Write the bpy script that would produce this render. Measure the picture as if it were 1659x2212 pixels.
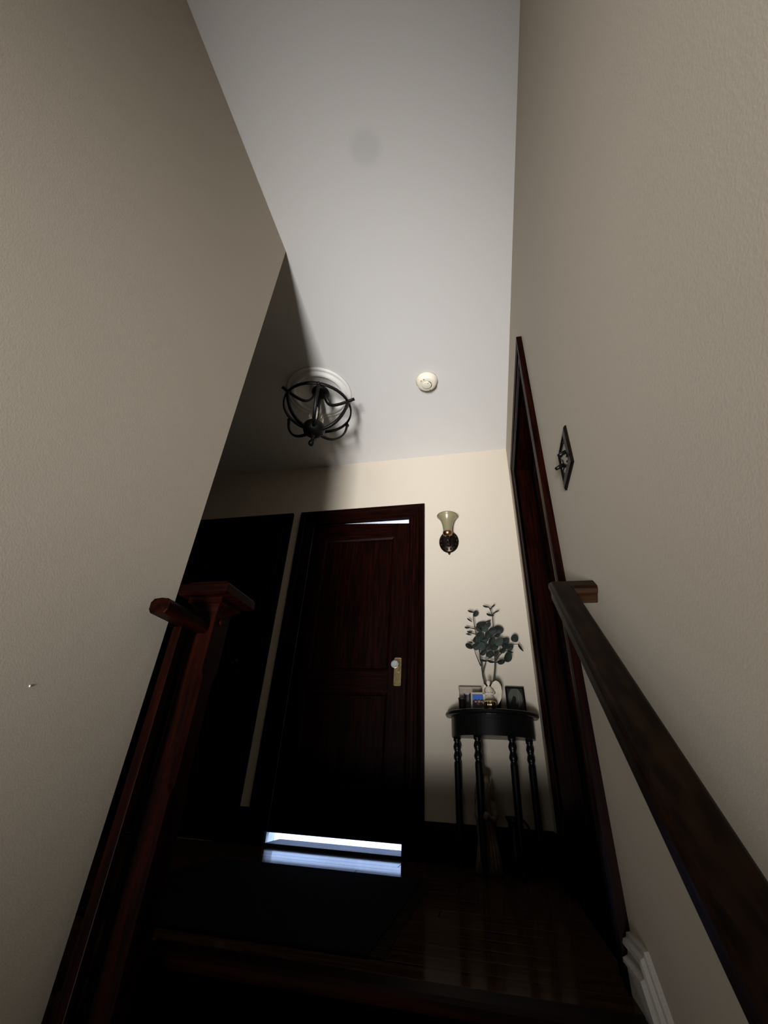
import bpy, bmesh, math, random
from mathutils import Vector, Matrix
random.seed(7)
for o in list(bpy.data.objects):
    bpy.data.objects.remove(o, do_unlink=True)
SC = bpy.context.scene
COL = SC.collection

# ---------------------------------------------------------------- camera (image treated as 1659 x 2212)
E = 0.369                       # eye height above the landing floor (z = 0 is the landing floor)
YAW, PITCH, ROLL, FPX = -0.2475, 0.5485, 0.0591, 926.74
def cam_axes():
    cy, sy, cp, sp, cr, sr = math.cos(YAW), math.sin(YAW), math.cos(PITCH), math.sin(PITCH), math.cos(ROLL), math.sin(ROLL)
    f = Vector((sy*cp, cy*cp, sp)); r = Vector((cy, -sy, 0)); u = r.cross(f)
    return r*cr + u*sr, -r*sr + u*cr, f
cam = bpy.data.cameras.new('camera'); co = bpy.data.objects.new('camera', cam); COL.objects.link(co)
cam.sensor_fit = 'VERTICAL'; cam.sensor_height = 24.0; cam.lens = FPX/2212*24.0
cam.clip_start = 0.02; cam.clip_end = 60
_r, _u, _f = cam_axes()
co.matrix_world = Matrix(((_r.x, _u.x, -_f.x, 0), (_r.y, _u.y, -_f.y, 0), (_r.z, _u.z, -_f.z, E), (0, 0, 0, 1)))
SC.camera = co

# ---------------------------------------------------------------- world, lights, exposure
w = bpy.data.worlds.new('world'); SC.world = w; w.use_nodes = True
w.node_tree.nodes['Background'].inputs[0].default_value = (0.55, 0.65, 0.8, 1)
w.node_tree.nodes['Background'].inputs[1].default_value = 0.02
def area(name, loc, rot, sx, sy, power, color):
    l = bpy.data.lights.new(name, 'AREA'); l.shape = 'RECTANGLE'; l.size = sx; l.size_y = sy
    l.energy = power; l.color = color
    o = bpy.data.objects.new(name, l); COL.objects.link(o); o.location = loc; o.rotation_euler = rot
    return o
# daylight coming in through the glazed entry door at the foot of the stairs
YE = -2.9                                       # entry wall
_d = area('entry_daylight', (-0.40, YE + 0.30, E - 1.08), (math.pi/2 + .525, 0, 0), 0.60, 1.0, 30.5, (0.985, 0.985, 1.0))
_d.data.spread = .69
# daylight in the room behind the closed door (seen only through the gaps round the leaf)
area('back_room_daylight', (-0.85, 3.70, 2.30), (math.radians(-18), 0, 0), 1.2, 1.2, 230, (0.42, 0.59, 1.0))
area('side_room_daylight', (1.1, 1.9, 1.9), (0, math.radians(30), 0), 0.6, 0.6, 9, (0.45, 0.6, 1.0))
SC.view_settings.view_transform = 'Standard'; SC.view_settings.look = 'None'
SC.view_settings.gamma = 1; SC.view_settings.use_curve_mapping = False
SC.view_settings.exposure = 0.0

# ---------------------------------------------------------------- materials
def new_mat(name):
    m = bpy.data.materials.new(name); m.use_nodes = True
    nt = m.node_tree; b = nt.nodes['Principled BSDF']
    return m, nt, b
def mix_noise(nt, b, c1, c2, scale, stretch=(1, 1, 1), detail=4, lo=.35, hi=.65):
    tc = nt.nodes.new('ShaderNodeTexCoord'); mp = nt.nodes.new('ShaderNodeMapping')
    mp.inputs['Scale'].default_value = stretch
    nz = nt.nodes.new('ShaderNodeTexNoise'); nz.inputs['Scale'].default_value = scale; nz.inputs['Detail'].default_value = detail
    rp = nt.nodes.new('ShaderNodeValToRGB')
    rp.color_ramp.elements[0].position = lo; rp.color_ramp.elements[1].position = hi
    rp.color_ramp.elements[0].color = (*c1, 1); rp.color_ramp.elements[1].color = (*c2, 1)
    nt.links.new(tc.outputs['Object'], mp.inputs['Vector']); nt.links.new(mp.outputs[0], nz.inputs['Vector'])
    nt.links.new(nz.outputs['Fac'], rp.inputs['Fac']); nt.links.new(rp.outputs['Color'], b.inputs['Base Color'])
    return tc, nz, rp
def bump(nt, b, src, strength, dist):
    bp = nt.nodes.new('ShaderNodeBump'); bp.inputs['Strength'].default_value = strength; bp.inputs['Distance'].default_value = dist
    nt.links.new(src, bp.inputs['Height']); nt.links.new(bp.outputs[0], b.inputs['Normal'])
def paint(name, col, rough=.75, grain=.02, spec=.2):
    m, nt, b = new_mat(name)
    c1 = tuple(c*(1-grain) for c in col); c2 = tuple(min(1, c*(1+grain)) for c in col)
    tc, nz, rp = mix_noise(nt, b, c1, c2, 260, detail=2)
    b.inputs['Roughness'].default_value = rough; b.inputs['Specular IOR Level'].default_value = spec
    bump(nt, b, nz.outputs['Fac'], .08, .002)
    return m
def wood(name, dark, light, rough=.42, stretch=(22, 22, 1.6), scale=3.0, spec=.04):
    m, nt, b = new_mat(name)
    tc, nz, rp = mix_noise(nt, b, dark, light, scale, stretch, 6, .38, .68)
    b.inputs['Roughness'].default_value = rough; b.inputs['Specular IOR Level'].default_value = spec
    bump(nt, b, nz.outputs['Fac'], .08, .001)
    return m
def plain(name, col, rough=.4, metal=0., spec=.5, var=.12, scale=40):
    m, nt, b = new_mat(name)
    mix_noise(nt, b, tuple(c*(1-var) for c in col), tuple(min(1, c*(1+var)) for c in col), scale)
    b.inputs['Roughness'].default_value = rough; b.inputs['Metallic'].default_value = metal
    b.inputs['Specular IOR Level'].default_value = spec
    return m
M = {}
M['wall'] = paint('beige_wall_paint', (.455, .401, .324))
M['wall_far'] = M['wall']
M['ceil'] = paint('ceiling_paint', (.54, .518, .49))
M['trimw'] = paint('offwhite_trim_paint', (.42, .40, .36), .5, .05, .4)
M['plaster'] = paint('white_plaster', (.62, .60, .56), .6, .02)
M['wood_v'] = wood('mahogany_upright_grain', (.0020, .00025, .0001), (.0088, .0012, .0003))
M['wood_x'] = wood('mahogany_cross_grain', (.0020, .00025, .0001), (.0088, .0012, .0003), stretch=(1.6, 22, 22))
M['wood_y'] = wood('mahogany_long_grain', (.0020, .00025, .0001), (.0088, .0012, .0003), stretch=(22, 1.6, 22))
M['rail'] = wood('handrail_oak_stain', (.0028, .0012, .0006), (.011, .0046, .0018), .45, (26, 1.4, 10))
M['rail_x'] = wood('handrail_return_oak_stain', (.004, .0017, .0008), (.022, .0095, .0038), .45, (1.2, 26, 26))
M['floor'] = wood('dark_oak_floor', (.012, .006, .0035), (.040, .020, .011), .10, (1.2, 26, 10), spec=.022)
M['saddle'] = wood('worn_threshold_wood', (.009, .0085, .009), (.022, .020, .021), .65, (1.2, 26, 10), spec=.06)
M['black'] = plain('black_lacquer', (.0035, .0032, .003), .3, spec=.18)
M['iron'] = plain('wrought_iron', (.005, .0045, .004), .45, .3, spec=.25)
M['bronze'] = plain('dark_bronze', (.016, .010, .007), .34, .85, var=.4)
M['copper'] = plain('aged_copper', (.30, .16, .09), .3, 1., var=.2)
M['brass'] = plain('polished_brass', (.62, .50, .26), .22, 1.)
M['candle'] = plain('candle_sleeve_ivory', (.72, .66, .52), .5)
M['detector'] = plain('detector_plastic', (.62, .57, .46), .45, var=.03)
M['dark'] = plain('dark_slot', (.008, .008, .008), .6)
M['leaf'] = plain('eucalyptus_leaf', (.010, .0155, .012), .6, spec=.2, var=.35, scale=14)
M['leaf2'] = plain('pale_eucalyptus_leaf', (.024, .035, .029), .6, spec=.2, var=.25, scale=14)
M['stem'] = plain('dark_stem', (.020, .018, .012), .7)
M['cream'] = plain('cream_ceramic', (.47, .41, .32), .45, var=.12, scale=30)
M['tan'] = plain('tan_mat_board', (.28, .235, .18), .6, var=.06)
M['gold'] = plain('gold_glaze', (.50, .38, .14), .18, 1.)
M['pale'] = plain('pale_gilt_frame', (.50, .43, .29), .4, .2)
M['rug'] = plain('dark_rug_pile', (.004, .003, .0026), .95, spec=.03, var=.5, scale=60)
M['fringe'] = plain('rug_fringe', (.014, .011, .008), .95, spec=.05)
M['statue'] = plain('statuette_resin', (.13, .09, .055), .6, var=.3, scale=25)
M['floor_pale'] = plain('pale_back_room_floor', (.72, .72, .72), .5)
M['white'] = plain('white_room_paint', (.75, .75, .75), .7)

def print_mat():
    m, nt, b = new_mat('printed_picture')
    a = nt.nodes.new('ShaderNodeAttribute'); a.attribute_name = 'Print'
    nt.links.new(a.outputs['Color'], b.inputs['Base Color']); b.inputs['Roughness'].default_value = .35
    return m
M['print'] = print_mat()
def glass(name, col, rough=.05, trans=1.0):
    m, nt, b = new_mat(name)
    b.inputs['Base Color'].default_value = (*col, 1); b.inputs['Roughness'].default_value = rough
    b.inputs['Transmission Weight'].default_value = trans; b.inputs['IOR'].default_value = 1.48
    return m
M['crystal'] = glass('cut_crystal', (.93, .97, 1.0), .03, .75)
M['amber'] = glass('amber_frosted_glass', (.30, .26, .15), .25, .45)
M['pane'] = glass('clear_pane', (.95, .97, 1), .02)
M['bulb'] = glass('clear_bulb', (.95, .93, .88), .05, .85)
# ceiling: a faint grey round stain
def stain_ceiling():
    m = M['ceil']; nt = m.node_tree; b = nt.nodes['Principled BSDF']
    src = b.inputs['Base Color'].links[0].from_socket
    tc = nt.nodes.new('ShaderNodeTexCoord'); mp = nt.nodes.new('ShaderNodeMapping')
    mp.inputs['Location'].default_value = (.347, -.684, 0)
    sx = nt.nodes.new('ShaderNodeSeparateXYZ'); cb = nt.nodes.new('ShaderNodeCombineXYZ')
    ln = nt.nodes.new('ShaderNodeVectorMath'); ln.operation = 'LENGTH'
    nt.links.new(tc.outputs['Object'], mp.inputs[0]); nt.links.new(mp.outputs[0], sx.inputs[0])
    nt.links.new(sx.outputs[0], cb.inputs[0]); nt.links.new(sx.outputs[1], cb.inputs[1]); nt.links.new(cb.outputs[0], ln.inputs[0])
    mr = nt.nodes.new('ShaderNodeMapRange'); mr.interpolation_type = 'SMOOTHSTEP'
    mr.inputs['From Min'].default_value = .035; mr.inputs['From Max'].default_value = .088
    mr.inputs['To Min'].default_value = .89; mr.inputs['To Max'].default_value = 1
    nt.links.new(ln.outputs['Value'], mr.inputs['Value'])
    mx = nt.nodes.new('ShaderNodeMix'); mx.data_type = 'RGBA'; mx.blend_type = 'MULTIPLY'; mx.inputs[0].default_value = 1
    nt.links.new(src, mx.inputs[6]); nt.links.new(mr.outputs[0], mx.inputs[7]); nt.links.new(mx.outputs[2], b.inputs['Base Color'])
stain_ceiling()

# ---------------------------------------------------------------- mesh helpers (all in world coordinates)
def wloc(o):
    v = Vector((0, 0, 0))
    while o is not None:
        v += o.location; o = o.parent
    return v
class MB:
    def __init__(s): s.v = []; s.f = []; s.sm = []
    def add(s, vs, fs, smooth=False):
        n = len(s.v); s.v += [Vector(v) for v in vs]; s.f += [tuple(i+n for i in f) for f in fs]; s.sm += [smooth]*len(fs); return s
    def box(s, a, b):
        (x0, y0, z0), (x1, y1, z1) = a, b
        return s.add([(x0,y0,z0),(x1,y0,z0),(x1,y1,z0),(x0,y1,z0),(x0,y0,z1),(x1,y0,z1),(x1,y1,z1),(x0,y1,z1)],
                     [(0,3,2,1),(4,5,6,7),(0,1,5,4),(1,2,6,5),(2,3,7,6),(3,0,4,7)])
    def prism(s, pts, axis, a, b):
        # pts: 2D outline; axis 0: (y,z) swept in x, 1: (x,z) swept in y, 2: (x,y) swept in z
        def p(q, t): return [(t, q[0], q[1]), (q[0], t, q[1]), (q[0], q[1], t)][axis]
        n = len(pts)
        vs = [p(q, a) for q in pts] + [p(q, b) for q in pts]
        return s.add(vs, [tuple(range(n))[::-1], tuple(range(n, 2*n))] + [(i, (i+1) % n, n+(i+1) % n, n+i) for i in range(n)])
    def rings(s, rings, closed=True, cap=True, smooth=True):
        n = len(rings[0]); vs = [v for r in rings for v in r]; fs = []
        for k in range(len(rings)-1):
            for i in range(n if closed else n-1):
                j = (i+1) % n
                fs.append((k*n+i, k*n+j, (k+1)*n+j, (k+1)*n+i))
        s.add(vs, fs, smooth)
        if cap:
            m = len(s.v)-len(vs)
            s.f += [tuple(m+i for i in range(n))[::-1], tuple(m+(len(rings)-1)*n+i for i in range(n))]; s.sm += [False, False]
        return s
    def lathe(s, prof, c, axis=(0, 0, 1), seg=24, sx=1., sy=1., smooth=True, cap=True):
        ax = Vector(axis).normalized()
        if abs(ax.z) > .99: e1, e2 = Vector((1, 0, 0)), Vector((0, 1, 0))
        else:
            e1 = ax.cross(Vector((0, 0, 1))).normalized(); e2 = e1.cross(ax).normalized()*-1
        c = Vector(c)
        rs = [[c + ax*h + e1*(r*sx*math.cos(2*math.pi*i/seg)) + e2*(r*sy*math.sin(2*math.pi*i/seg)) for i in range(seg)] for r, h in prof]
        return s.rings(rs, True, cap, smooth)
    def tube(s, path, r, seg=8, flat=1., up=(0, 0, 1), cap=True):
        P = [Vector(p) for p in path]; rs = []
        R = r if isinstance(r, (list, tuple)) else [r]*len(P)
        for k, p in enumerate(P):
            d = (P[min(k+1, len(P)-1)] - P[max(k-1, 0)]).normalized()
            u = Vector(up)
            if abs(d.dot(u)) > .97: u = Vector((1, 0, 0))
            a = d.cross(u).normalized(); b = a.cross(d).normalized()
            rs.append([p + a*(R[k]*math.cos(2*math.pi*i/seg)) + b*(R[k]*flat*math.sin(2*math.pi*i/seg)) for i in range(seg)])
        return s.rings(rs, True, cap, True)
    def ball(s, c, r, seg=16, sz=1.):
        prof = [(max(r*math.sin(math.pi*k/10), 1e-4), -r*sz*math.cos(math.pi*k/10)) for k in range(11)]
        return s.lathe(prof, c, seg=seg)
    def build(s, name, mat, parent=None, bevel=0., origin=None):
        me = bpy.data.meshes.new(name)
        xs = [v.x for v in s.v]; ys = [v.y for v in s.v]; zs = [v.z for v in s.v]
        if origin is None:
            origin = Vector(((min(xs)+max(xs))/2, (min(ys)+max(ys))/2, min(zs)))
        origin = Vector(origin)
        me.from_pydata([v-origin for v in s.v], [], s.f); me.materials.append(mat)
        bm = bmesh.new(); bm.from_mesh(me); bmesh.ops.recalc_face_normals(bm, faces=bm.faces); bm.to_mesh(me); bm.free()
        for p, sm in zip(me.polygons, s.sm): p.use_smooth = sm
        me.update()
        o = bpy.data.objects.new(name, me); COL.objects.link(o)
        if parent is not None:
            o.parent = parent; o.location = origin - wloc(parent)
        else: o.location = origin
        if bevel:
            md = o.modifiers.new('bevel', 'BEVEL'); md.width = bevel; md.segments = 2; md.limit_method = 'ANGLE'; md.angle_limit = math.radians(40)
        return o
def box(name, a, b, mat, parent=None, bevel=0.): return MB().box(a, b).build(name, mat, parent, bevel)
def thing(name, loc, label=None, cat=None, group=None, kind=None):
    o = bpy.data.objects.new(name, None); COL.objects.link(o); o.location = loc; o.empty_display_size = .05
    return tag(o, label, cat, group, kind)
def tag(o, label=None, cat=None, group=None, kind=None):
    for k, v in (('label', label), ('category', cat), ('group', group), ('kind', kind)):
        if v: o[k] = v
    return o
def struct(o): o['kind'] = 'structure'; return o

# ---------------------------------------------------------------- room shell
XL, XR, YF, YC, ZC = -.8526, .2672, 2.7635, 1.0135, E + 2.25
XW, ZB, YH = -2.9, -2.75, -1.15          # hall west end, downstairs floor, header over the stairs
YN = 1.235                               # landing nosing
WT = .12
D1 = dict(x0=-1.265, x1=-.497, top=2.03)             # main door opening (far wall)
D2 = dict(x0=-2.28, x1=-1.571, top=2.03)             # left door opening (far wall)
D3 = dict(y0=1.50, y1=2.285, top=2.045)              # right door opening (right wall)
CW = .118
wf = MB()
def cut_wall_far():
    y0, y1 = YF, YF+WT
    J = .021
    xs = [XW, D2['x0']-J, D2['x1']+J, D1['x0']-J, D1['x1']+J, XR+WT]
    wf.box((xs[0], y0, -.25), (xs[1], y1, ZC)); wf.box((xs[2], y0, -.25), (xs[3], y1, ZC)); wf.box((xs[4], y0, -.25), (xs[5], y1, ZC))
    for d in (D2, D1):
        wf.box((d['x0']-J, y0, d['top']+J), (d['x1']+J, y1, ZC)); wf.box((d['x0']-J, y0, -.25), (d['x1']+J, y1, -.001))
cut_wall_far(); struct(wf.build('wall_far', M['wall_far']))
wr = MB()
x0, x1 = XR, XR+WT
wr.box((x0, YE, ZB), (x1, YF, 0)); wr.box((x0, YE, 0), (x1, D3['y0']-.021, ZC)); wr.box((x0, D3['y1']+.021, 0), (x1, YF, ZC))
wr.box((x0, D3['y0']-.021, D3['top']+.021), (x1, D3['y1']+.021, ZC))
struct(wr.build('wall_right', M['wall']))
struct(box('wall_left', (XL-WT, YE, ZB), (XL, YC, ZC), M['wall']))
struct(box('wall_hall_south', (XW, YC-WT, -.25), (XL-WT, YC, ZC), M['wall']))
struct(box('wall_hall_west', (XW-WT, YC-WT, -.25), (XW, YF+WT, ZC), M['wall']))
YH = YE + .1
struct(box('ceiling', (XW, YH-.1, ZC), (XR+WT, YF+WT, ZC+.1), M['ceil']))
bpy.data.objects['ceiling'].location = (0, 0, 0)
_me = bpy.data.objects['ceiling'].data
_c = Vector(((XW+XR+WT)/2, (YH-.1+YF+WT)/2, ZC))
for v in _me.vertices: v.co += _c
struct(box('floor_entry', (XL, YE, ZB-.1), (XR, YN, ZB), M['floor']))
we = MB()
ex0, ex1, ez0, ez1 = -.80, 0.0, -1.60, -.35          # daylight window in the entry wall, behind the camera
we.box((XL, YE-.12, ZB), (ex0, YE, ZC)); we.box((ex1, YE-.12, ZB), (XR, YE, ZC)); we.box((ex0, YE-.12, ez1), (ex1, YE, ZC)); we.box((ex0, YE-.12, ZB), (ex1, YE, ez0))
struct(we.build('wall_entry', M['wood_v']))
w1 = struct(thing('window_1', (-.4, YE-.06, ez0)))
m = MB()
m.box((ex0, YE-.08, ez0), (ex0+.05, YE-.04, ez1)); m.box((ex1-.05, YE-.08, ez0), (ex1, YE-.04, ez1))
m.box((ex0+.05, YE-.08, ez1-.05), (ex1-.05, YE-.04, ez1)); m.box((ex0+.05, YE-.08, ez0), (ex1-.05, YE-.04, ez0+.05))
m.build('window_frame', M['trimw'], w1)
box('glass_pane', (ex0+.05, YE-.065, ez0+.05), (ex1-.05, YE-.055, ez1-.05), M['pane'], w1)

# landing floor: slab and boards running along x
fl = struct(MB().box((XL, YN, -.22), (XR, YF+WT, -.02)).box((XW, YC, -.22), (XL, YF+WT, -.02)).build('floor', M['floor']))
PB = .0845
y = YN + .055; k = 0
while y < YF - .005:
    yb = min(y + PB, YF)
    cut = [XW, random.uniform(-2.0, -1.4), random.uniform(-.7, -.1), XR]
    for a, b in zip(cut[:-1], cut[1:]):
        if b - a > .05: box('floor_board', (a+.0006, y+.0006, -.02), (b-.0006, yb-.0006, 0), M['floor'], fl, .0012)
    y = yb; k += 1
y = YC
while y < YN + .05:
    yb = min(y + PB, YN + .055)
    box('floor_board', (XW, y+.0006, -.02), (XL-.004, yb-.0006, 0), M['floor'], fl, .0012); y = yb
MB().prism([(YN+.054, -.03), (YN+.054, 0), (YN-.005, 0), (YN-.016, -.006), (YN-.020, -.015), (YN-.016, -.024), (YN-.005, -.03)], 0, XL+.02, XR-.022).build('nosing', M['wood_x'], fl)

# staircase below the landing
st = tag(thing('staircase', (-.3, -.4, ZB)), 'dark wooden staircase climbing between the two beige walls to the landing', 'staircase')
for i in range(13):
    zt = -.2*(i+1); yf = YN - .25*(i+1)
    MB().box((XL+.022, yf+.25, zt-.0), (XR-.022, yf+.27, zt+.2-.031)).build('riser', M['wood_x'], st)
    if zt > ZB + .02:
        MB().prism([(yf+.25, zt-.03), (yf+.25, zt), (yf-.005, zt), (yf-.018, zt-.008), (yf-.018, zt-.022), (yf-.005, zt-.03)], 0, XL+.022, XR-.022).build('tread', M['wood_x'], st)

# skirting boards on the stair walls (painted, moulded top), level beside the door then raking down
SKP = [(0, 0), (.009, -.002), (.011, -.010), (.018, -.013), (.0205, -.021), (.012, -.028), (.014, -.038), (.025, -.044), (.025, -.051), (.019, -.054), (.019, -.30)]
def skirt(name, xw, sgn, path):
    m = MB(); rs = []
    for (yy, zz, bot) in path:
        ring = [Vector((xw - sgn*d, yy, zz + (s if s > -.2 else bot))) for d, s in SKP]
        ring.append(Vector((xw, yy, zz + bot))); rs.append(ring)
    m.rings(rs, True, True, False)
    return struct(m.build(name, M['trimw']))
zk = .102; yk = 1.243
skirt('baseboard_right', XR, 1, [(D3['y0']-CW-.001, zk, -.102), (yk, zk, -.102-.02), (yk-2.7, zk-.8*2.7, -.34)])
skirt('baseboard_left', XL, -1, [(YC-.001, zk-.8*(yk-YC), -.32), (yk-2.7, zk-.8*2.7, -.34)])
BBP = [(0, 0), (.006, 0), (.010, -.012), (.014, -.02), (.014, -.172), (.017, -.172), (0, -.172)]
def base_far(xa, xb):
    m = MB().prism([(YF - d, .172 + s) for d, s in BBP[:5]] + [(YF, 0)], 0, xa, xb); struct(m.build('baseboard_far', M['wood_x']))
base_far(D1['x1']+CW, XR)
base_far(D2['x1']+CW, D1['x0']-CW)
struct(MB().prism([(XR - d, .172 + s) for d, s in BBP[:5]] + [(XR, 0)], 1, D3['y1']+CW, YF-.014).build('baseboard_side', M['wood_y']))

# ---------------------------------------------------------------- door casings
CP = [(0, 0), (0, .016), (.010, .018), (.014, .012), (.030, .013), (.034, .018), (.052, .018), (.056, .014), (.074, .015), (.080, .022), (.100, .026), (CW, .024), (CW, 0)]
def casing(parent, f, a0, a1, top):
    # f(a, z, d) -> world; a along the wall, d out of the wall
    side0, side1, head = [], [], []
    n = len(CP)
    side0 = [[f(a0-u, 0, d) for u, d in CP], [f(a0-u, top+u, d) for u, d in CP]]
    side1 = [[f(a1+u, 0, d) for u, d in CP], [f(a1+u, top+u, d) for u, d in CP]]
    head = [[f(a0-u, top+u, d) for u, d in CP], [f(a1+u, top+u, d) for u, d in CP]]
    for r, nm, mt in ((side0, 'casing_upright', M['wood_v']), (side1, 'casing_upright', M['wood_v']), (head, 'casing_head', None)):
        mb = MB().rings(r, True, True, False)
        d = r[1][0] - r[0][0]
        if mt is None: mt = M['wood_x'] if abs(d.x) > abs(d.y) else M['wood_y']
        mb.build(nm, mt, parent)
fx = lambda a, z, d: Vector((a, YF - d, z))
fy = lambda a, z, d: Vector((XR - d, a, z))

# panelled leaf in the far wall; z0, z1 of leaf, zr top at the right side
def leaf_far(door, x0, x1, z0, zl, zr, yfr, rails, sw=.115):
    lf = thing('door_leaf', (0, 0, 0)); lf.parent = door; lf.location = Vector(((x0+x1)/2, yfr, z0)) - wloc(door)
    t = .040
    zt = lambda x: zl + (zr-zl)*(x-x0)/(x1-x0)
    MB().prism([(x0, z0), (x0+sw, z0), (x0+sw, zt(x0+sw)), (x0, zt(x0))], 1, yfr, yfr+t).build('stile', M['wood_v'], lf, .0015)
    MB().prism([(x1-sw, z0), (x1, z0), (x1, zt(x1)), (x1-sw, zt(x1-sw))], 1, yfr, yfr+t).build('stile', M['wood_v'], lf, .0015)
    a, b = x0+sw, x1-sw
    for i, (r0, r1) in enumerate(rails):
        if i == len(rails)-1:
            MB().prism([(a, r0), (b, r0), (b, zt(b)), (a, zt(a))], 1, yfr, yfr+t).build('rail', M['wood_x'], lf, .0015)
        else: box('rail', (a, yfr, r0), (b, yfr+t, r1), M['wood_x'], lf, .0015)
    for i in range(len(rails)-1):
        p0, p1 = rails[i][1], rails[i+1][0]
        m = MB()
        ins = [(0, .0), (.012, .007), (.018, .018), (.018, .020)]
        rs = [[(a+u, yfr+d, p0+u), (b-u, yfr+d, p0+u), (b-u, yfr+d, p1-u), (a+u, yfr+d, p1-u)] for u, d in ins]
        m.rings([[Vector(q) for q in r] for r in rs], True, False, False)
        u, d = .018, .020
        m.box((a-.002, yfr+d, p0-.002), (b+.002, yfr+d+.012, p1+.002))
        m.build('panel', M['wood_v'], lf)
    return lf
def jamb_far(door, D, ysplit, rear):
    for (ya, yb, mt) in ((YF-.012, ysplit, M['wood_v']), (ysplit, YF+WT, rear)):
        box('jamb', (D['x0']-.02, ya, 0), (D['x0']+.0, yb, D['top']), mt, door)
        box('jamb', (D['x1']-.0, ya, 0), (D['x1']+.02, yb, D['top']), mt, door)
        box('jamb_head', (D['x0']-.02, ya, D['top']), (D['x1']+.02, yb, D['top']+.02), mt, door)
d1 = struct(thing('door_1', ((D1['x0']+D1['x1'])/2, YF, 0)))
casing(d1, fx, D1['x0'], D1['x1'], D1['top'])
jamb_far(d1, D1, YF+.006, M['white'])
Y1 = YF + .006
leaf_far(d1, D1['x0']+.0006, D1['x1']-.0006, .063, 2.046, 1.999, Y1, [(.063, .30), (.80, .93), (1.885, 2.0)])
MB().prism([(YF-.003, 0), (YF-.003, .0145), (YF-.0025, .015), (YF+.20, .015), (YF+.22, 0)], 0, D1['x0'], D1['x1']).build('threshold', M['saddle'], d1)
# brass lock plate and glass knob
def lockset(door, x0, x1, z0, z1, yfr, kx, kz, knob_mat, kr=.024, pm='brass'):
    pl = MB().box((x0, yfr-.003, z0), (x1, yfr, z1))
    for (a, b, c, d) in ((x0, x0+.004, z0, z1), (x1-.004, x1, z0, z1), (x0, x1, z0, z0+.004), (x0, x1, z1-.004, z1)):
        pl.box((a, yfr-.006, c), (b, yfr-.002, d))
    P = pl.build('lock_plate', M[pm], door)
    for sx, sz in ((x0+.008, z1-.012), (x1-.008, z1-.012), (x0+.008, z0+.012), (x1-.008, z0+.012), ((x0+x1)/2+.004, (z0+z1)/2+.002)):
        MB().ball((sx, yfr-.005, sz), .005, 10).build('screw', M[pm], P)
    MB().lathe([(.011, 0), (.011, .004), (.008, .008), (.008, .034)], (kx, yfr-.003, kz), (0, -1, 0), 14).build('knob_shank', M[pm], door)
    k = MB(); seg = 12
    prof = [(.010, .030), (.017, .036), (kr, .048), (kr, .054), (kr*.62, .066), (kr*.55, .066), (kr*.40, .063), (.002, .063)]
    k.lathe(prof, (kx, yfr, kz), (0, -1, 0), seg, smooth=False)
    k.build('doorknob', knob_mat, door)
lockset(d1, -.573, -.527, E+.470, E+.640, Y1, -.560, E+.590, M['crystal'])

d2 = struct(thing('door_2', ((D2['x0']+D2['x1'])/2, YF, 0)))
casing(d2, fx, D2['x0'], D2['x1'], D2['top'])
jamb_far(d2, D2, YF+.05, M['wood_v'])
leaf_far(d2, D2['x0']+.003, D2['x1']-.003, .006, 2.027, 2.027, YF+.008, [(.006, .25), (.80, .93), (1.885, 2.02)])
lockset(d2, -1.69, -1.645, E+.470, E+.640, YF+.008, -1.667, E+.60, M['black'], pm='bronze')
struct(box('wall_closet', (XW, YF+WT, -.05), (-1.45, YF+WT+.04, ZC), M['dark']))

d3 = struct(thing('door_3', (XR, (D3['y0']+D3['y1'])/2, 0)))
casing(d3, fy, D3['y0'], D3['y1'], D3['top'])
box('jamb', (XR-.012, D3['y0']-.02, 0), (XR+WT, D3['y0'], D3['top']), M['wood_v'], d3)
box('jamb', (XR-.012, D3['y1'], 0), (XR+WT, D3['y1']+.02, D3['top']), M['wood_v'], d3)
box('jamb_head', (XR-.012, D3['y0']-.02, D3['top']), (XR+WT, D3['y1']+.02, D3['top']+.02), M['wood_y'], d3)
for (a, b, c, d) in ((D3['y0'], D3['y0']+.012, 0, D3['top']), (D3['y1']-.012, D3['y1'], 0, D3['top']), (D3['y0'], D3['y1'], D3['top']-.012, D3['top'])):
    box('door_stop', (XR+.055, a, c), (XR+.085, b, d), M['wood_v'], d3)
lf3 = thing('door_leaf', (0, 0, 0)); lf3.parent = d3; lf3.location = Vector((XR+.087, 1.89, .012)) - wloc(d3)
xa, xb = XR+.087, XR+.117
for a, b in ((D3['y0']+.003, D3['y0']+.118), (D3['y1']-.118, D3['y1']-.003)):
    box('stile', (xa, a, .020), (xb, b, D3['top']-.003), M['wood_v'], lf3, .0015)
for c, d in ((.020, .25), (.80, .93), (1.92, D3['top']-.003)):
    box('rail', (xa, D3['y0']+.118, c), (xb, D3['y1']-.118, d), M['wood_y'], lf3, .0015)
for c, d in ((.25, .80), (.93, 1.92)):
    box('panel', (xa+.014, D3['y0']+.114, c-.004), (xa+.022, D3['y1']-.114, d+.004), M['wood_v'], lf3)
box('threshold', (XR-.0, D3['y0'], -.02), (XR+WT, D3['y1'], .0), M['floor'], d3)
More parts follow.
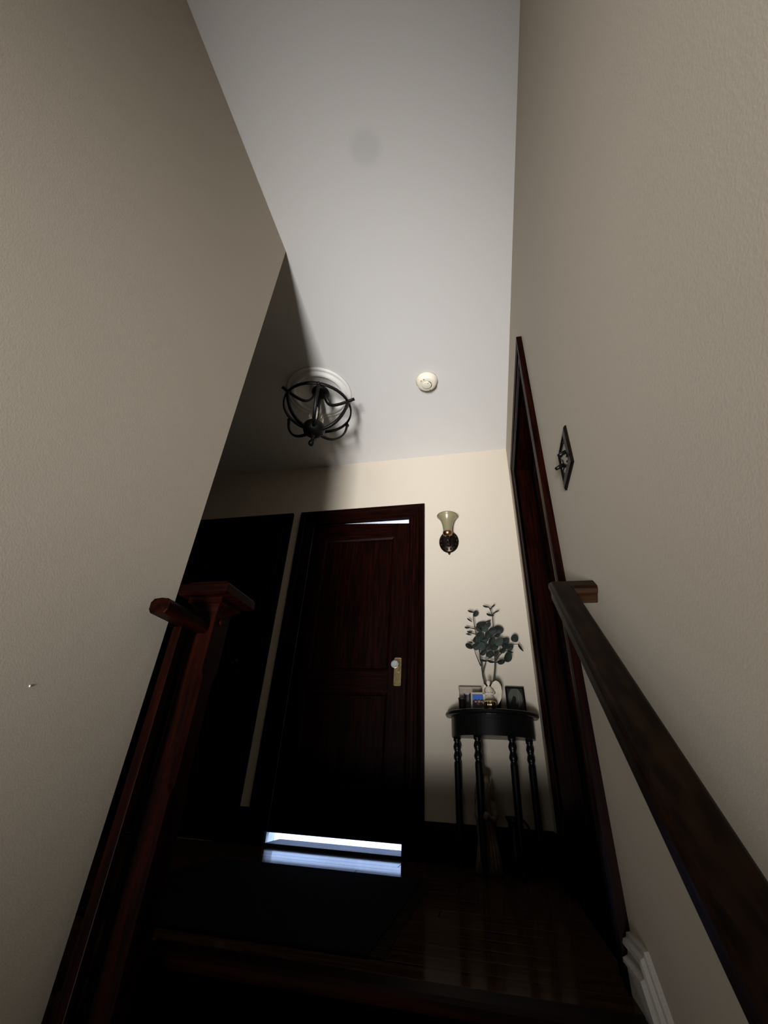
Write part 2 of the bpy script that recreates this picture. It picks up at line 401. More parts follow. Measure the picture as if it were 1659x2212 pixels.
# rooms behind the doors, seen only through the gaps
rb = MB(); X0, X1, Y0, Y2 = -1.45, .30, YF+WT, 4.5
rb.box((X0-.05, Y0, -.05), (X0, Y2, 2.5)); rb.box((X1, Y0, -.05), (X1+.05, Y2, 2.5)); rb.box((X0, Y2, -.05), (X1, Y2+.05, 2.5)); rb.box((X0, Y0, 2.45), (X1, Y2, 2.5))
struct(rb.build('wall_back_room', M['white']))
struct(box('floor_back_room', (X0, Y0, -.05), (X1, Y2, .0), M['floor_pale']))
rs_ = MB(); X0, X1, Y0, Y2 = XR+WT, 1.9, 1.2, 2.7
rs_.box((X1, Y0, -.05), (X1+.05, Y2, 2.5)); rs_.box((X0, Y0-.05, -.05), (X1, Y0, 2.5)); rs_.box((X0, Y2, -.05), (X1, Y2+.05, 2.5)); rs_.box((X0, Y0, 2.45), (X1, Y2, 2.5))
struct(rs_.build('wall_side_room', M['white']))
struct(box('floor_side_room', (X0, Y0, -.05), (X1, Y2, -.0), M['floor_pale']))

# ---------------------------------------------------------------- right handrail with wall return
def handrail_right():
    t = tag(thing('handrail', (XR-.09, .4, E-.1)), 'dark brown wooden handrail along the right stair wall, top end turned into the wall', 'handrail')
    PR = [(-.026, -.007), (-.020, 0), (.020, 0), (.026, -.007), (.026, -.018), (.021, -.023), (.021, -.044), (-.021, -.044), (-.021, -.023), (-.026, -.018)]
    d1_ = Vector((.037, 1, .80)).normalized(); Xh = Vector((1, 0, 0)); up = Vector((0, -.80, 1)).normalized()
    Pc = Vector((.189, 1.047, E+.418))
    L = 2.15
    r0 = [Pc - d1_*L + Xh*u + up*v for u, v in PR]
    r1 = [Pc + (Xh - d1_)*u + up*v for u, v in PR]
    P2 = Vector((XR, Pc.y, Pc.z))
    r2 = [P2 - d1_*u + up*v for u, v in PR]
    MB().rings([r0, r1], True, True, False).build('rail', M['rail'], t, .0025)
    MB().rings([r1, r2], True, True, False).build('wall_return', M['rail_x'], t, .0025)
    for yb in (.10, -.75):
        P = Pc + d1_*((yb - Pc.y)/d1_.y) + up*(-.044)
        MB().tube([P, P+Vector((0, 0, -.035)), P+Vector((.02, 0, -.055)), Vector((XR, P.y, P.z-.055))], .007, 8).lathe([(.028, 0), (.024, .008)], (XR, P.y, P.z-.055), (-1, 0, 0), 16).build('bracket', M['bronze'], t)
handrail_right()

# ---------------------------------------------------------------- left newel, baluster and stub rail
def newel():
    cx, cy = -.7785, 1.0965
    t = tag(thing('newel_post', (cx, cy, -.2)), 'square mahogany newel post with stepped cap at the top of the stairs', 'newel post')
    def sq(h, z, ch=.0):
        c = max(ch, .0008)
        pts = [(-h+c, -h), (h-c, -h), (h, -h+c), (h, h-c), (h-c, h), (-h+c, h), (-h, h-c), (-h, -h+c)]
        return [Vector((cx+a, cy+b, z)) for a, b in pts]
    h = .0365
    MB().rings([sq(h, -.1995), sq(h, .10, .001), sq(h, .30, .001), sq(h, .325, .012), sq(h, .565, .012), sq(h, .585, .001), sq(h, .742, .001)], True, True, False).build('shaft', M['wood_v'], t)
    MB().rings([sq(.036, .740), sq(.040, .752), sq(.047, .762), sq(.054, .766), sq(.054, .780)], True, True, False).build('neck_moulding', M['wood_x'], t)
    MB().rings([sq(.074, .780), sq(.082, .786), sq(.082, .808), sq(.076, .814)], True, True, False).build('cap', M['wood_x'], t)
    MB().rings([sq(.060, .814), sq(.060, .824), sq(.002, .845)], True, True, False).build('cap_top', M['wood_x'], t)
    MB().lathe([(.013, 0), (.012, .003), (.006, .006), (.001, .0065)], (cx+h, cy-.002, E+.352), (1, 0, 0), 16).build('bolt_plug', M['wood_v'], t)
    # stub rail towards the stair
    PRL = [(-.028, -.012), (-.020, -.002), (0, 0), (.020, -.002), (.028, -.012), (.027, -.030), (.020, -.040), (-.020, -.040), (-.027, -.030)]
    g = tag(thing('guard_rail', (-.782, .97, .68)), 'short level mahogany rail ending in front of the left wall, fixed to the newel post', 'rail')
    MB().rings([[Vector((-.782+u, yy, E+.350+v)) for u, v in PRL] for yy in (.880, cy-h-.0006)], True, True, False).build('rail', M['wood_y'], g, .002)
    bx, by, hb = -.798, 1.000, .0128
    b_ = tag(MB().box((bx-hb, by-hb, -.1995), (bx+hb, by+hb, E+.3095)).build('baluster', M['wood_v'], None, .0015), 'slim square mahogany baluster under the short rail, next to the left wall edge', 'baluster')
newel()

# ---------------------------------------------------------------- rug before the far door
rug = tag(thing('rug', (-.785, 1.81, 0)), 'dark hall rug lying on the landing floor in front of the far door', 'rug')
box('rug_body', (-1.255, 1.36, .0005), (-.318, 2.283, .009), M['rug'], rug, .003)
fr = MB()
for i in range(120):
    yy = 1.365 + i*.0076
    for s, xx in ((1, -.318), (-1, -1.255)):
        a = random.uniform(-.004, .004)
        fr.box((min(xx, xx+s*.035), yy+a, .001), (max(xx, xx+s*.035), yy+a+.004, .005))
tag(fr.build('fringe', M['fringe'], rug), kind='stuff')

# ---------------------------------------------------------------- ceiling fixture
FXC = (-1.0, 1.938)
tm = tag(MB().lathe([(.001, 0), (.228, 0), (.226, -.008), (.214, -.014), (.206, -.010), (.198, -.010), (.192, -.020), (.178, -.024), (.164, -.020), (.158, -.008), (.150, -.010), (.146, -.006), (.001, -.006)][::-1],
    (-1.01, 1.955, ZC), (0, 0, 1), 56).build('ceiling_medallion', M['plaster']), 'round white plaster medallion on the ceiling above the black light fitting', 'ceiling medallion')
def chandelier():
    cx, cy = FXC[0]+.006, FXC[1]
    t = tag(thing('ceiling_light', (cx, cy, ZC-.5)), 'black wrought-iron cage ceiling light with candle bulbs under the plaster medallion', 'ceiling light')
    zr = E + 2.080; R = .231; zh = E + 1.905
    MB().lathe([(.001, 0), (.060, -.001), (.060, -.012), (.050, -.020), (.030, -.026), (.001, -.027)], (cx, cy, ZC-.0065), (0, 0, 1), 28).build('canopy', M['iron'], t)
    MB().tube([(cx, cy, ZC-.03), (cx, cy, zh+.03)], .009, 12).build('stem', M['iron'], t)
    n = 48
    MB().add(*ring_band(cx, cy, zr, R, .010, .019, n), True).build('ring', M['iron'], t)
    for a in (-127, -8, 112):                  # three upper arms, each with a lower strap; three more straps between them
        c, s = math.cos(math.radians(a)), math.sin(math.radians(a))
        P = lambda r, z: Vector((cx + r*c, cy + r*s, z))
        pts = bez([P(.035, ZC-.03), P(.060, zr-.03), P(.13, zr-.018), P(R+.040, zr+.008)], 14)
        ribbon(pts, .010, .0075, (-s, c, 0)).build('upper_arm', M['iron'], t)
        pts = bez([P(R-.004, zr), P(R-.01, zr-.075), P(.175, zh-.03), P(.05, zh-.022)], 16)
        ribbon(pts, .011, .0085, (-s, c, 0)).build('lower_strap', M['iron'], t)
    for a in (-68, 48, 166):
        c, s = math.cos(math.radians(a)), math.sin(math.radians(a))
        pts = bez([P(R+.002, zr), P(R+.014, zr-.105), P(.165, zh-.055), P(.05, zh-.03)], 16)
        ribbon(pts, .011, .0065, (-s, c, 0)).build('lower_strap', M['iron'], t)
        MB().ball(P(R+.006, zr-.012), .013, 10).build('leaf_knot', M['iron'], t)
    MB().lathe([(.001, -.052), (.020, -.056), (.045, -.048), (.066, -.030), (.074, -.004), (.071, .014), (.060, .030), (.036, .040), (.001, .042)], (cx, cy, zh), (0, 0, 1), 28).build('hub', M['iron'], t)
    MB().lathe([(.012, 0), (.015, -.010), (.009, -.022), (.006, -.040), (.010, -.052), (.006, -.062)], (cx, cy, zh-.05), (0, 0, 1), 14).build('finial_stem', M['iron'], t)
    MB().ball((cx, cy, zh-.125), .021, 16).build('finial', M['iron'], t)
    for a in (172, 52, 292):
        x, y_ = cx + .046*math.cos(math.radians(a)), cy + .046*math.sin(math.radians(a))
        MB().lathe([(.012, .03), (.012, .108), (.004, .109)], (x, y_, zh), (0, 0, 1), 14).build('candle_sleeve', M['candle'], t)
        MB().lathe([(.006, .109), (.010, .120), (.010, .128), (.005, .144), (.001, .150)], (x, y_, zh), (0, 0, 1), 12).build('bulb', M['bulb'], t)
def ring_band(cx, cy, z, R, th, hh, n):
    vs, fs = [], []
    for i in range(n):
        a = 2*math.pi*i/n; c, s = math.cos(a), math.sin(a)
        for r, dz in ((R-th, -hh/2), (R, -hh/2), (R, hh/2), (R-th, hh/2)): vs.append((cx+r*c, cy+r*s, z+dz))
    for i in range(n):
        j = (i+1) % n
        for k in range(4): fs.append((i*4+k, i*4+(k+1) % 4, j*4+(k+1) % 4, j*4+k))
    return vs, fs
def bez(p, n):
    out = []
    for i in range(n+1):
        t = i/n; u = 1-t
        out.append(p[0]*u**3 + p[1]*3*u*u*t + p[2]*3*u*t*t + p[3]*t**3)
    return out
def ribbon(pts, hw, th, side):
    sd = Vector(side).normalized(); rs = []
    for k, p in enumerate(pts):
        d = (pts[min(k+1, len(pts)-1)] - pts[max(k-1, 0)]).normalized(); nrm = d.cross(sd).normalized()
        rs.append([p + sd*a*hw + nrm*b*th for a, b in ((-1, -.5), (-.6, -1), (.6, -1), (1, -.5), (1, .5), (.6, 1), (-.6, 1), (-1, .5))])
    return MB().rings(rs, True, True, True)
chandelier()

# smoke detector
def detector():
    cx, cy = -.258, 1.968
    t = tag(thing('smoke_detector', (cx, cy, ZC-.05)), 'round cream smoke detector on the ceiling to the right of the light', 'smoke detector')
    MB().lathe([(.001, 0), (.072, 0), (.072, -.012), (.067, -.018), (.062, -.036), (.054, -.043), (.040, -.046), (.001, -.046)], (cx, cy, ZC), (0, 0, 1), 36).build('body', M['detector'], t)
    MB().lathe([(.030, -.0455), (.030, -.050), (.026, -.052), (.001, -.052)], (cx, cy, ZC), (0, 0, 1), 28).build('sensor_cover', M['detector'], t)
    s = MB()
    for i in range(12):
        a0 = math.radians(-60+i*14); a1 = a0+math.radians(14)
        s.add([(cx+r*math.cos(a), cy+r*math.sin(a), z) for z in (ZC-.0475, ZC-.0455) for r, a in ((.031, a0), (.034, a0), (.034, a1), (.031, a1))],
              [(0,1,2,3),(7,6,5,4),(0,4,5,1),(1,5,6,2),(2,6,7,3),(3,7,4,0)])
    s.build('slot', M['dark'], t)
    for a, r in ((70, .050), (230, .049), (255, .049), (300, .02)):
        z = ZC-.0505 if r < .03 else ZC-.0445
        MB().ball((cx+r*math.cos(math.radians(a)), cy+r*math.sin(math.radians(a)), z), .0035, 8).build('vent_hole', M['dark'], t)
detector()

# ---------------------------------------------------------------- wall sconce beside the far door
def sconce():
    cx = -.204; zb = E + 1.447
    t = tag(thing('wall_sconce', (cx, YF, zb)), 'wall sconce with amber bell glass shade on an oval dark bronze plate', 'wall lamp')
    MB().lathe([(.001, .030), (.030, .029), (.052, .022), (.060, .014), (.066, .012), (.070, .006), (.070, 0), (.001, 0)], (cx, YF, zb), (0, -1, 0), 36, 1.0, 1.24).build('backplate', M['bronze'], t)
    MB().lathe([(.008, 0), (.009, -.010), (.004, -.018), (.001, -.020)], (cx, YF-.010, zb-.086), (0, 0, 1), 12).build('drop_finial', M['bronze'], t)
    for i in range(14):
        a = 2*math.pi*i/14
        MB().ball((cx+.054*math.cos(a), YF-.019, zb+.067*math.sin(a)), .008, 8).build('petal', M['bronze'], t)
    MB().tube(bez([Vector((cx, YF-.02, zb-.03)), Vector((cx, YF-.09, zb-.07)), Vector((cx, YF-.11, zb-.05)), Vector((cx, YF-.10, zb-.003))], 12), [.017, .015, .012, .010, .009, .009, .009, .009, .009, .010, .011, .012, .014], 12).build('arm', M['bronze'], t)
    c = (cx, YF-.10, zb-.008)
    MB().lathe([(.014, 0), (.030, .012), (.034, .026), (.034, .034), (.022, .036)], c, (0, 0, 1), 24).build('socket_cup', M['copper'], t)
    pr = [(.031, .036), (.032, .06), (.035, .085), (.042, .115), (.053, .140), (.066, .158), (.073, .166)]
    inner = [(r-.004, h+.001) for r, h in pr[::-1]]
    MB().lathe(pr + inner, c, (0, 0, 1), 36, cap=False).build('glass_shade', M['amber'], t)
    MB().lathe([(.010, .03), (.010, .06), (.018, .09), (.016, .115), (.001, .128)], c, (0, 0, 1), 14).build('bulb', M['bulb'], t)
sconce()

# double switch plate on the right wall
def switch():
    y0, y1, z0, z1 = .992, 1.130, E+.742, E+.872
    t = tag(thing('switch_plate', (XR, (y0+y1)/2, z0)), 'square dark bronze double light switch plate on the right wall', 'light switch')
    m = MB()
    def ring(i, d): return [Vector((XR-d, y0+i, z0+i)), Vector((XR-d, y1-i, z0+i)), Vector((XR-d, y1-i, z1-i)), Vector((XR-d, y0+i, z1-i))]
    m.rings([ring(0, 0), ring(0, .004), ring(.004, .008), ring(.018, .011), ring(.026, .006), ring(.030, .006)], True, True, False).build('plate', M['bronze'], t)
    for yc in (1.030, 1.092):
        zc = (z0+z1)/2
        m = MB().box((XR-.008, yc-.008, zc-.014), (XR-.005, yc+.008, zc+.014))
        for q in (-.034, .034): m.ball((XR-.007, yc, zc+q), .004, 8)
        m.build('switch_trim', M['bronze'], t)
        MB().tube([(XR-.007, yc, zc), (XR-.018, yc, zc-.006), (XR-.028, yc, zc-.012)], [.006, .006, .005], 10).build('toggle', M['black'], t)
switch()
tag(MB().lathe([(.0022, 0), (.0022, .001), (.001, .0015)], (XL, .704, E+.11), (1, 0, 0), 8).build('wall_nick', M['plaster']), 'tiny white nick on the left stair wall', 'nick')  # small raised disc added to stand for a white nick in the wall

# ---------------------------------------------------------------- half-moon hall table
TX, TD, TZ = .004, .30, E + .318            # centre x, depth, top height
def half_moon(r, d, n=28):
    return [(TX - r, YF-.012)] + [(TX - r*math.cos(math.pi*i/n), YF-.012 - .05 - (d-.05)*math.sin(math.pi*i/n)) for i in range(n+1)] + [(TX + r, YF-.012)]
def table():
    t = tag(thing('hall_table', (TX, YF-.15, 0)), 'black half-moon hall table with turned legs against the far wall', 'table')
    pts = half_moon(.254, TD); z1 = TZ
    rs = []
    for ins, z in ((.012, z1-.022), (.003, z1-.018), (0, z1-.011), (.003, z1-.003), (.009, z1)):
        rs.append([Vector((TX + (x-TX)*(1-ins/.25), YF-.012 - (YF-.012-y_)*(1-ins/.25), z)) for x, y_ in pts])
    MB().rings(rs, True, True, False).build('tabletop', M['black'], t)
    ap = half_moon(.222, TD-.035)
    MB().prism(ap, 2, z1-.122, z1-.022).build('apron', M['black'], t)
    # curved drawer front, raised square field
    def arc(x, off): # y of the apron front at x
        c = max(-1, min(1, (TX-x)/.222)); s = math.sqrt(1-c*c); return YF-.012-.05-(TD-.085)*s - off
    def panel(name, xa, xb, za, zb, off, th, par):
        m = MB(); n = 10
        f = [(xa+(xb-xa)*i/n) for i in range(n+1)]
        rs = [[Vector((x, arc(x, off), za)), Vector((x, arc(x, off+th), za)), Vector((x, arc(x, off+th), zb)), Vector((x, arc(x, off), zb))] for x in f]
        return m.rings(rs, True, True, False).build(name, M['black'], par, .0008)
    dr = panel('drawer', -.062, .100, z1-.116, z1-.028, 0, .005, t)
    panel('drawer_field', -.022, .062, z1-.100, z1-.044, .005, .003, dr)
    zt = z1-.122
    prof = [(.019, zt), (.019, zt-.015), (.013, zt-.022), (.018, zt-.034), (.021, zt-.046), (.018, zt-.058), (.014, zt-.068), (.018, zt-.080), (.021, zt-.092), (.018, zt-.104), (.014, zt-.112), (.017, zt-.118), (.018, zt-.124), (.0185, zt-.13), (.017, .10), (.014, .04), (.012, .03), (.015, .02), (.014, .0)]
    for lx, ly in ((-.192, YF-.05), (-.075, YF-.225), (.096, YF-.225), (.192, YF-.05)):
        MB().lathe([(r, z) for r, z in prof], (lx, ly, 0), (0, 0, 1), 16).build('leg', M['black'], t)
table()

# pictures: flat prints coloured per cell
def picture(name, c, wx, hz, tilt, yawz, func, nx, ny, parent):
    vs, fs = [], []
    R = Matrix.Rotation(yawz, 3, 'Z') @ Matrix.Rotation(tilt, 3, 'X')
    for j in range(ny+1):
        for i in range(nx+1):
            vs.append(Vector(c) + R @ Vector((wx*(i/nx-.5), 0, hz*(j/ny))))
    for j in range(ny):
        for i in range(nx):
            a = j*(nx+1)+i; fs.append((a, a+1, a+nx+2, a+nx+1))
    o = MB().add(vs, fs).build(name, M['print'], parent)
    ca = o.data.color_attributes.new('Print', 'FLOAT_COLOR', 'CORNER')
    for p in o.data.polygons:
        i, j = p.index % nx, p.index // nx
        col = func((i+.5)/nx, (j+.5)/ny)
        for li in p.loop_indices: ca.data[li].color = (*col, 1)
    return o
def frame(label, c, wo, ho, bw, dep, tilt, yawz, mat, func, nx, ny, matboard=None, name='photo_frame', curve=0., bt=None):
    c = Vector(c); bt = bt or bw
    t = tag(thing(name, c), label, 'photo frame', 'framed pictures on the hall table')
    R = Matrix.Rotation(yawz, 3, 'Z') @ Matrix.Rotation(tilt, 3, 'X')
    T = lambda x, y_, z: c + R @ Vector((x, y_, z))
    def quad(i0, i1):     # frame border as mitred strips
        m = MB()
        o_ = [(-wo/2, 0), (wo/2, 0), (wo/2, ho), (-wo/2, ho)]
        n_ = [(-wo/2+bw, bw), (wo/2-bw, bw), (wo/2-bw, ho-bt), (-wo/2+bw, ho-bt)]
        k = 6
        def edge(p, q, i): return (p[0]+(q[0]-p[0])*i/k, p[1]+(q[1]-p[1])*i/k)
        for s in range(4):
            rs = []
            for i in range(k+1):
                a = edge(o_[s], o_[(s+1) % 4], i); b = edge(n_[s], n_[(s+1) % 4], i)
                bow = curve*math.sin(math.pi*i/k) if s in (1, 3) else 0
                ax = a[0] + (bow if s == 3 else -bow)
                rs.append([T(ax, dep, a[1]), T(ax, 0, a[1]), T((ax+b[0])/2, -.003, (a[1]+b[1])/2), T(b[0], .002, b[1]), T(b[0], dep, b[1])])
            m.rings(rs, True, True, False)
        return m
    quad(0, 0).build('frame_border', mat, t)
    bk = MB(); 
    bk.add([T(x, y_, z) for y_ in (dep*.6, dep) for x, z in ((-wo/2+bw*.5, bw*.5), (wo/2-bw*.5, bw*.5), (wo/2-bw*.5, ho-bw*.5), (-wo/2+bw*.5, ho-bw*.5))],
           [(0,1,2,3),(7,6,5,4),(0,4,5,1),(1,5,6,2),(2,6,7,3),(3,7,4,0)])
    bk.build('backing', M['black'], t)
    a = T(0, dep*.55, bw)
    ph = picture('print', a, wo-2*bw, ho-bw-bt, tilt, yawz, func, nx, ny, t)
    if matboard:
        m = MB(); W, H = wo-2*bw, ho-bw-bt; mw = matboard
        for (xa, xb, za, zb) in ((-W/2, -W/2+mw, 0, H), (W/2-mw, W/2, 0, H), (-W/2+mw, W/2-mw, 0, mw*.8), (-W/2+mw, W/2-mw, H-mw, H)):
            m.add([T(x, y_, z+bw) for y_ in (dep*.35, dep*.5) for x, z in ((xa, za), (xb, za), (xb, zb), (xa, zb))], [(0,1,2,3),(7,6,5,4),(0,4,5,1),(1,5,6,2),(2,6,7,3),(3,7,4,0)])
        m.build('mat_board', M['tan'], t)
    # easel leg behind
    m = MB(); m.tube([T(0, dep, ho*.6), c + Matrix.Rotation(yawz, 3, 'Z') @ Vector((0, .055, .002))], .004, 6); m.build('easel_leg', M['black'], t)
    return t
def el(u, v, cx, cy, rx, ry): return ((u-cx)/rx)**2 + ((v-cy)/ry)**2 < 1
def p_left(u, v):
    if el(u, v, .36, .86, .17, .12) or el(u, v, .62, .88, .10, .10): return (.30, .29, .38)
    if el(u, v, .38, .62, .08, .2): return (.09, .08, .08)
    return (.010, .009, .010)
def p_small(u, v):
    if el(u, v, .28, .52, .11, .06) or el(u, v, .58, .53, .11, .08) or el(u, v, .84, .52, .09, .06): return (.30, .15, .12)
    if el(u, v, .50, .38, .12, .08): return (.14, .06, .05)
    for cx in (.25, .55, .85):
        if el(u, v, cx, .60, .14, .06): return (.012, .01, .01)
    if v > .60:
        return (.03, .09, .34) if (u*7.3+v*11) % 1 > .35 else (.055, .14, .42)
    return (.010, .008, .009)
def p_right(u, v):
    if el(u, v, .42, .60, .13, .10) or el(u, v, .40, .36, .24, .22): 
        return (.006, .006, .006) if not el(u, v, .56, .46, .05, .10) else (.08, .08, .07)
    if v < .18: return (.006, .006, .006)
    if el(u, v, .5, .62, .44, .40): return (.070, .072, .057) if not (.66 < u < .72) else (.10, .10, .083)
    return (.012, .012, .010)
ty = TZ
frame('larger tan-matted photo frame standing behind the small gilt one on the table', (-.109, YF-.075, ty), .132, .150, .010, .012, math.radians(-12), 0, M['tan'], p_left, 20, 24, .022, curve=.008, bt=.012)
frame('small pale gilt photo frame showing blue sky, in front of the tan one', (-.062, YF-.175, ty), .078, .103, .009, .010, math.radians(-14), math.radians(-4), M['pale'], p_small, 24, 30)
frame('dark frame with an oval picture of a veiled figure, right of the vase', (.146, YF-.064, ty), .104, .152, .008, .012, math.radians(-10), math.radians(4), M['black'], p_right, 30, 40)
# tan roll along the top of the large frame
# small dark candle jar
cj = tag(thing('candle_jar', (-.150, YF-.13, ty)), 'small dark glass candle jar at the far left of the hall table', 'candle')
MB().lathe([(.018, 0), (.020, .004), (.020, .060), (.016, .064), (.012, .060), (.001, .058)], (-.150, YF-.13, ty), (0, 0, 1), 18).build('jar', M['black'], cj)
MB().lathe([(.021, .062), (.021, .072), (.001, .074)], (-.150, YF-.13, ty), (0, 0, 1), 18).build('lid', M['dark'], cj)

# dark ribbed vase and branches
VX, VY = .010, YF-.095
def vase():
    t = tag(thing('vase', (VX, VY, ty)), 'dark glossy vase holding the eucalyptus branches behind the angel figurine', 'vase')
    seg = 40; prof = [(.034, 0), (.044, .013), (.051, .038), (.051, .060), (.046, .085), (.039, .105), (.036, .120), (.036, .132), (.041, .140), (.038, .140), (.033, .125), (.034, .06), (.001, .05)]
    rs = [[Vector((VX + r*(1+.03*math.cos(14*2*math.pi*i/seg))*math.cos(2*math.pi*i/seg), VY + r*(1+.03*math.cos(14*2*math.pi*i/seg))*math.sin(2*math.pi*i/seg), ty+h)) for i in range(seg)] for r, h in prof]
    MB().rings(rs, True, True, True).build('vase_body', M['black'], t)
    MB().lathe([(.041, .138), (.043, .141), (.0415, .144), (.038, .141), (.041, .138)], (VX, VY, ty), (0, 0, 1), 24, cap=False).build('rim', M['black'], t)
vase()

# pixel position (in the 1659 x 2212 photograph) -> point on a plane y = const; used only to measure where leaves sit
def at(px, py, yy):
    d = _f + _r*((px-829.5)/FPX) - _u*((py-1106)/FPX)
    return Vector((0, 0, E)) + d*(yy/d.y)
Z2 = lambda zx, zy, yy: at(970+zx/8.194, 1280+zy/8.194, yy)
def spray(label, base_pts, twigs, leaves, y0):
    t = tag(thing('eucalyptus_branch', Z2(*base_pts[-1], y0)), label, 'branch', 'eucalyptus branches in the vase')
    def line(pts, r0, r1, dy):
        P = [Z2(x, y_, y0 + dy*i/max(1, len(pts)-1)) for i, (x, y_) in enumerate(pts)]
        return MB().tube(P, [r0+(r1-r0)*i/(len(P)-1) for i in range(len(P))], 6)
    line(base_pts[::-1], .0055, .0022, 0).build('stem', M['stem'], t)
    for pts, dy in twigs: line(pts, .0036, .0015, dy).build('twig', M['stem'], t)
    for (x, y_, wl, hl, rot, dy, tone) in leaves:
        c = Z2(x, y_, y0+dy)
        px = 1/8.194*2.6/910*.94
        L, W = max(wl, hl)*px/2, min(wl, hl)*px/2
        ang = math.radians(rot)
        e1 = Vector((math.cos(ang), 0, math.sin(ang))); e2 = Vector((-math.sin(ang), 0, math.cos(ang)))
        # a leaf is about as wide as .8 of its length: a narrower outline means it is turned edge-on
        full = max(W, .80*L); tlt = math.acos(min(1, W/full)); e2r = e2*math.cos(tlt) + Vector((0, 1, 0))*math.sin(tlt)
        nrm = e1.cross(e2r).normalized()
        n = 14; rim = []
        for i in range(n):
            a = 2*math.pi*i/n
            rim.append((L*math.cos(a), full*math.sin(a)*(1-.12*math.cos(a))))
        vs = [c + nrm*.0025] + [c + e1*a + e2r*b - nrm*(.004*(b/full)**2) for a, b in rim]
        vs += [c + nrm*.0015] + [c + e1*a + e2r*b - nrm*(.004*(b/full)**2+.001) for a, b in rim]
        fs = [(0, 1+i, 1+(i+1) % n) for i in range(n)] + [(n+1, n+2+(i+1) % n, n+2+i) for i in range(n)] + [(1+i, n+2+i, n+2+(i+1) % n, 1+(i+1) % n) for i in range(n)]
        MB().add(vs, fs, False).build('leaf', M['leaf2'] if tone else M['leaf'], t)
spray('left eucalyptus branch, forked low and leaning left out of the vase',
    [(430, 380), (430, 450), (450, 600), (480, 740), (500, 900), (537, 1040), (562, 1200), (580, 1330), (600, 1480), (640, 1640)],
    [([(562, 1300), (510, 1180), (470, 1080), (440, 970)], -.02), ([(596, 1440), (640, 1260), (660, 1100), (655, 900), (645, 740), (640, 600)], .02), ([(500, 900), (430, 850), (380, 870)], -.02), ([(480, 740), (400, 720), (330, 720)], .01), ([(450, 640), (380, 630), (300, 610)], .0), ([(640, 620), (700, 540), (730, 500)], .02)],
    [(466, 372, 125, 95, 80, 0, 0), (392, 330, 135, 60, -20, -.01, 0), (368, 484, 120, 34, -42, 0, 0), (322, 612, 100, 52, -8, 0, 0), (362, 690, 95, 42, -10, .01, 0), (350, 735, 110, 34, -18, 0, 0),
     (395, 878, 90, 28, -20, -.02, 0), (358, 945, 150, 95, -38, -.02, 0), (490, 950, 160, 130, 20, -.02, 0), (575, 950, 160, 140, 70, -.03, 1), (570, 555, 190, 130, 15, .0, 0), (640, 640, 130, 105, 40, -.01, 1),
     (545, 770, 170, 150, 60, .0, 0), (690, 500, 110, 40, 18, .02, 0), (690, 570, 110, 85, 60, .01, 0), (530, 640, 140, 110, -50, .01, 0), (630, 830, 150, 120, 20, .01, 0), (470, 830, 130, 100, 70, .0, 0), (620, 1195, 160, 55, -8, -.02, 0), (600, 1060, 120, 90, 60, .0, 0), (540, 860, 120, 95, -20, .01, 0)],
    VY+.008)
spray('right eucalyptus branch, tallest and spreading right out of the vase',
    [(725, 270), (745, 340), (768, 420), (780, 600), (775, 760), (800, 900), (805, 1050), (815, 1220), (812, 1330), (802, 1450), (780, 1640)],
    [([(815, 1220), (870, 1080), (905, 990), (900, 900), (880, 800)], -.03), ([(830, 1210), (900, 1100), (990, 1020), (1060, 940), (1150, 912), (1240, 912)], .0), ([(815, 1240), (900, 1220), (960, 1200)], -.02), ([(740, 320), (700, 255), (640, 235)], .0), ([(740, 290), (760, 250), (800, 210)], 0), ([(768, 400), (820, 340), (880, 315)], 0), ([(990, 1020), (1040, 1040), (1110, 1050)], 0), ([(775, 760), (840, 700), (880, 650)], .01), ([(805, 1100), (730, 1150), (660, 1190)], -.02)],
    [(655, 242, 130, 55, -18, 0, 0), (775, 238, 95, 28, 42, 0, 0), (838, 335, 120, 24, 22, 0, 0), (728, 388, 140, 70, -18, -.01, 0), (875, 660, 180, 170, -10, .02, 0), (775, 670, 150, 125, 20, -.01, 0),
     (850, 755, 110, 75, 20, 0, 0), (885, 868, 170, 140, 40, -.04, 1), (800, 960, 160, 120, 15, -.03, 0), (1000, 860, 150, 130, 40, .02, 0), (1000, 935, 160, 110, -20, .0, 0), (1075, 965, 140, 115, 30, .01, 0), (1162, 808, 145, 132, 70, .01, 0),
     (1275, 975, 150, 55, -62, 0, 0), (1085, 1042, 110, 42, -18, 0, 0), (1040, 1140, 185, 132, 75, -.02, 0), (922, 1222, 140, 92, 12, -.02, 0), (745, 1212, 130, 60, -15, 0, 0), (720, 1090, 140, 120, 60, .01, 0), (830, 1080, 120, 90, 50, .01, 0), (690, 960, 130, 110, 40, .02, 0), (750, 850, 150, 110, 60, .01, 0), (700, 740, 150, 130, 60, .02, 0), (950, 1020, 130, 90, 40, .02, 0)],
    VY-.012)

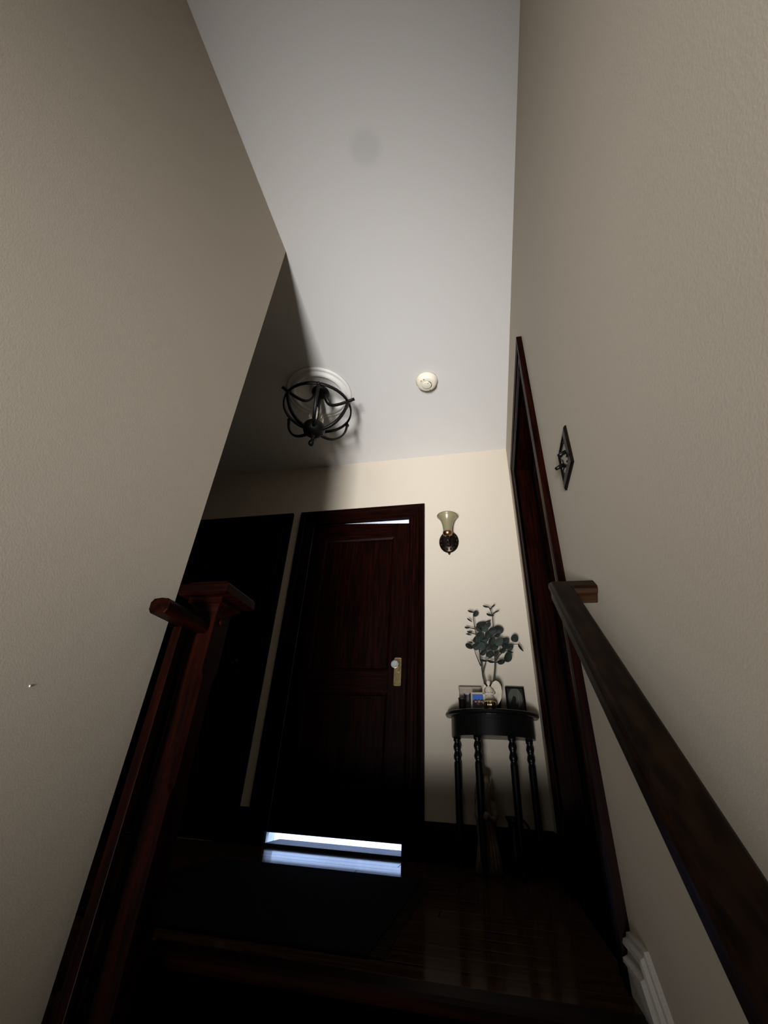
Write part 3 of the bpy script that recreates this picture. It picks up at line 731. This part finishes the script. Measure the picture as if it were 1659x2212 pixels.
# angel figurine, gold pumpkin
def angel(name, label, c, h, mat, wings, hold, slim=1.):
    c = Vector(c); t = tag(thing(name, c), label, 'figurine')
    k = h
    MB().lathe([(.24*k, 0), (.25*k, .03*k), (.21*k, .15*k), (.16*k, .35*k), (.12*k, .52*k), (.13*k, .62*k), (.125*k, .70*k), (.085*k, .77*k), (.035*k, .80*k), (.035*k, .83*k), (.058*k, .86*k), (.066*k, .91*k), (.055*k, .96*k), (.02*k, .995*k), (.001, k)], c, (0, 0, 1), 20, slim, .8*slim).build('body', mat, t)
    f = MB()
    for i in range(9):
        a = math.radians(200+i*17.5)
        P = [c + Vector((slim*r*k*math.cos(a), slim*.8*r*k*math.sin(a), z*k)) for r, z in ((.25, .02), (.215, .15), (.165, .35), (.125, .50))]
        f.tube(P, [.022*k, .018*k, .013*k, .008*k], 6)
    f.build('robe_folds', mat, t)
    hh = MB().lathe([(.06*k, 0), (.072*k, .03*k), (.070*k, .07*k), (.045*k, .10*k), (.001, .11*k)], c + Vector((0, .012*k, .885*k)), (0, 0, 1), 14); hh.build('hair', mat, t)
    fc = MB()
    fc.ball(c + Vector((0, -.055*k, .905*k)), .010*k, 8)
    fc.build('nose', mat, t)
    for s in (-1, 1):
        MB().tube([c + Vector((s*.11*k*slim, 0, .70*k)), c + Vector((s*.17*k*slim, -.05*k, .56*k)), c + Vector((s*.08*k, -.14*k, .52*k)), c + Vector((s*.02*k, -.15*k, .57*k))], [.042*k, .042*k, .034*k, .022*k], 8).build('arm', mat, t)
    for s, (w_, hgt) in zip((-1, 1), wings):
        pts = [(0, .30), (.11, .19), (.26, .22), (.37, .40), (.42, .64), (.40, .82), (.33, .94), (.23, .985), (.13, .93), (.05, .80), (0, .66)]
        m = MB()
        rs = [[c + Vector((s*(x*w_ + .03)*k, (.10+dy+.10*x)*k, (z*hgt)*k)) for x, z in pts] for dy in (0, .035)]
        m.rings(rs, True, True, False); m.build('wing', mat, t, .004*k)
    if hold: MB().ball(c + Vector((0, -.19*k, .56*k)), .05*k, 10).build(hold, mat, t)
    return t
angel('angel_figurine', 'cream ceramic angel figurine with tall wings in front of the dark vase', (.000, YF-.186, ty), .158, M['cream'], ((.45, .90), (1.0, 1.03)), None)
def pumpkin():
    c = Vector((.000, YF-.260, ty))
    t = tag(thing('ribbed_votive', c), 'small gold ribbed round votive holder before the angel figurine', 'candle holder')
    seg = 48; prof = [(.012, 0), (.028, .004), (.037, .016), (.037, .028), (.030, .038), (.016, .042), (.014, .038), (.001, .036)]
    rs = [[c + Vector((r*(.86+.14*abs(math.cos(5*2*math.pi*i/seg)))*math.cos(2*math.pi*i/seg), r*(.86+.14*abs(math.cos(5*2*math.pi*i/seg)))*math.sin(2*math.pi*i/seg), h)) for i in range(seg)] for r, h in prof]
    MB().rings(rs, True, True, True).build('holder', M['gold'], t)
    MB().lathe([(.012, .036), (.012, .040), (.001, .041)], c, (0, 0, 1), 14).build('candle', M['cream'], t)
pumpkin()
angel('floor_angel', 'tall tan angel statuette standing on the floor under the hall table', (-.055, YF-.150, 0), .40, M['statue'], ((.26, .95), (.22, .92)), 'held_orb', .62)
jt = tag(thing('floor_vase', (.075, YF-.13, 0)), 'dark pitcher-shaped vase standing on the floor under the hall table', 'vase')
MB().lathe([(.030, 0), (.034, .01), (.046, .05), (.050, .08), (.040, .13), (.028, .17), (.030, .20), (.042, .225), (.040, .226), (.026, .20), (.001, .18)], (.075, YF-.13, 0), (0, 0, 1), 24).build('vase_body', M['black'], jt)
MB().tube([(.118, YF-.13, .215), (.140, YF-.13, .19), (.138, YF-.13, .13), (.115, YF-.13, .09)], .006, 8).build('handle', M['black'], jt)
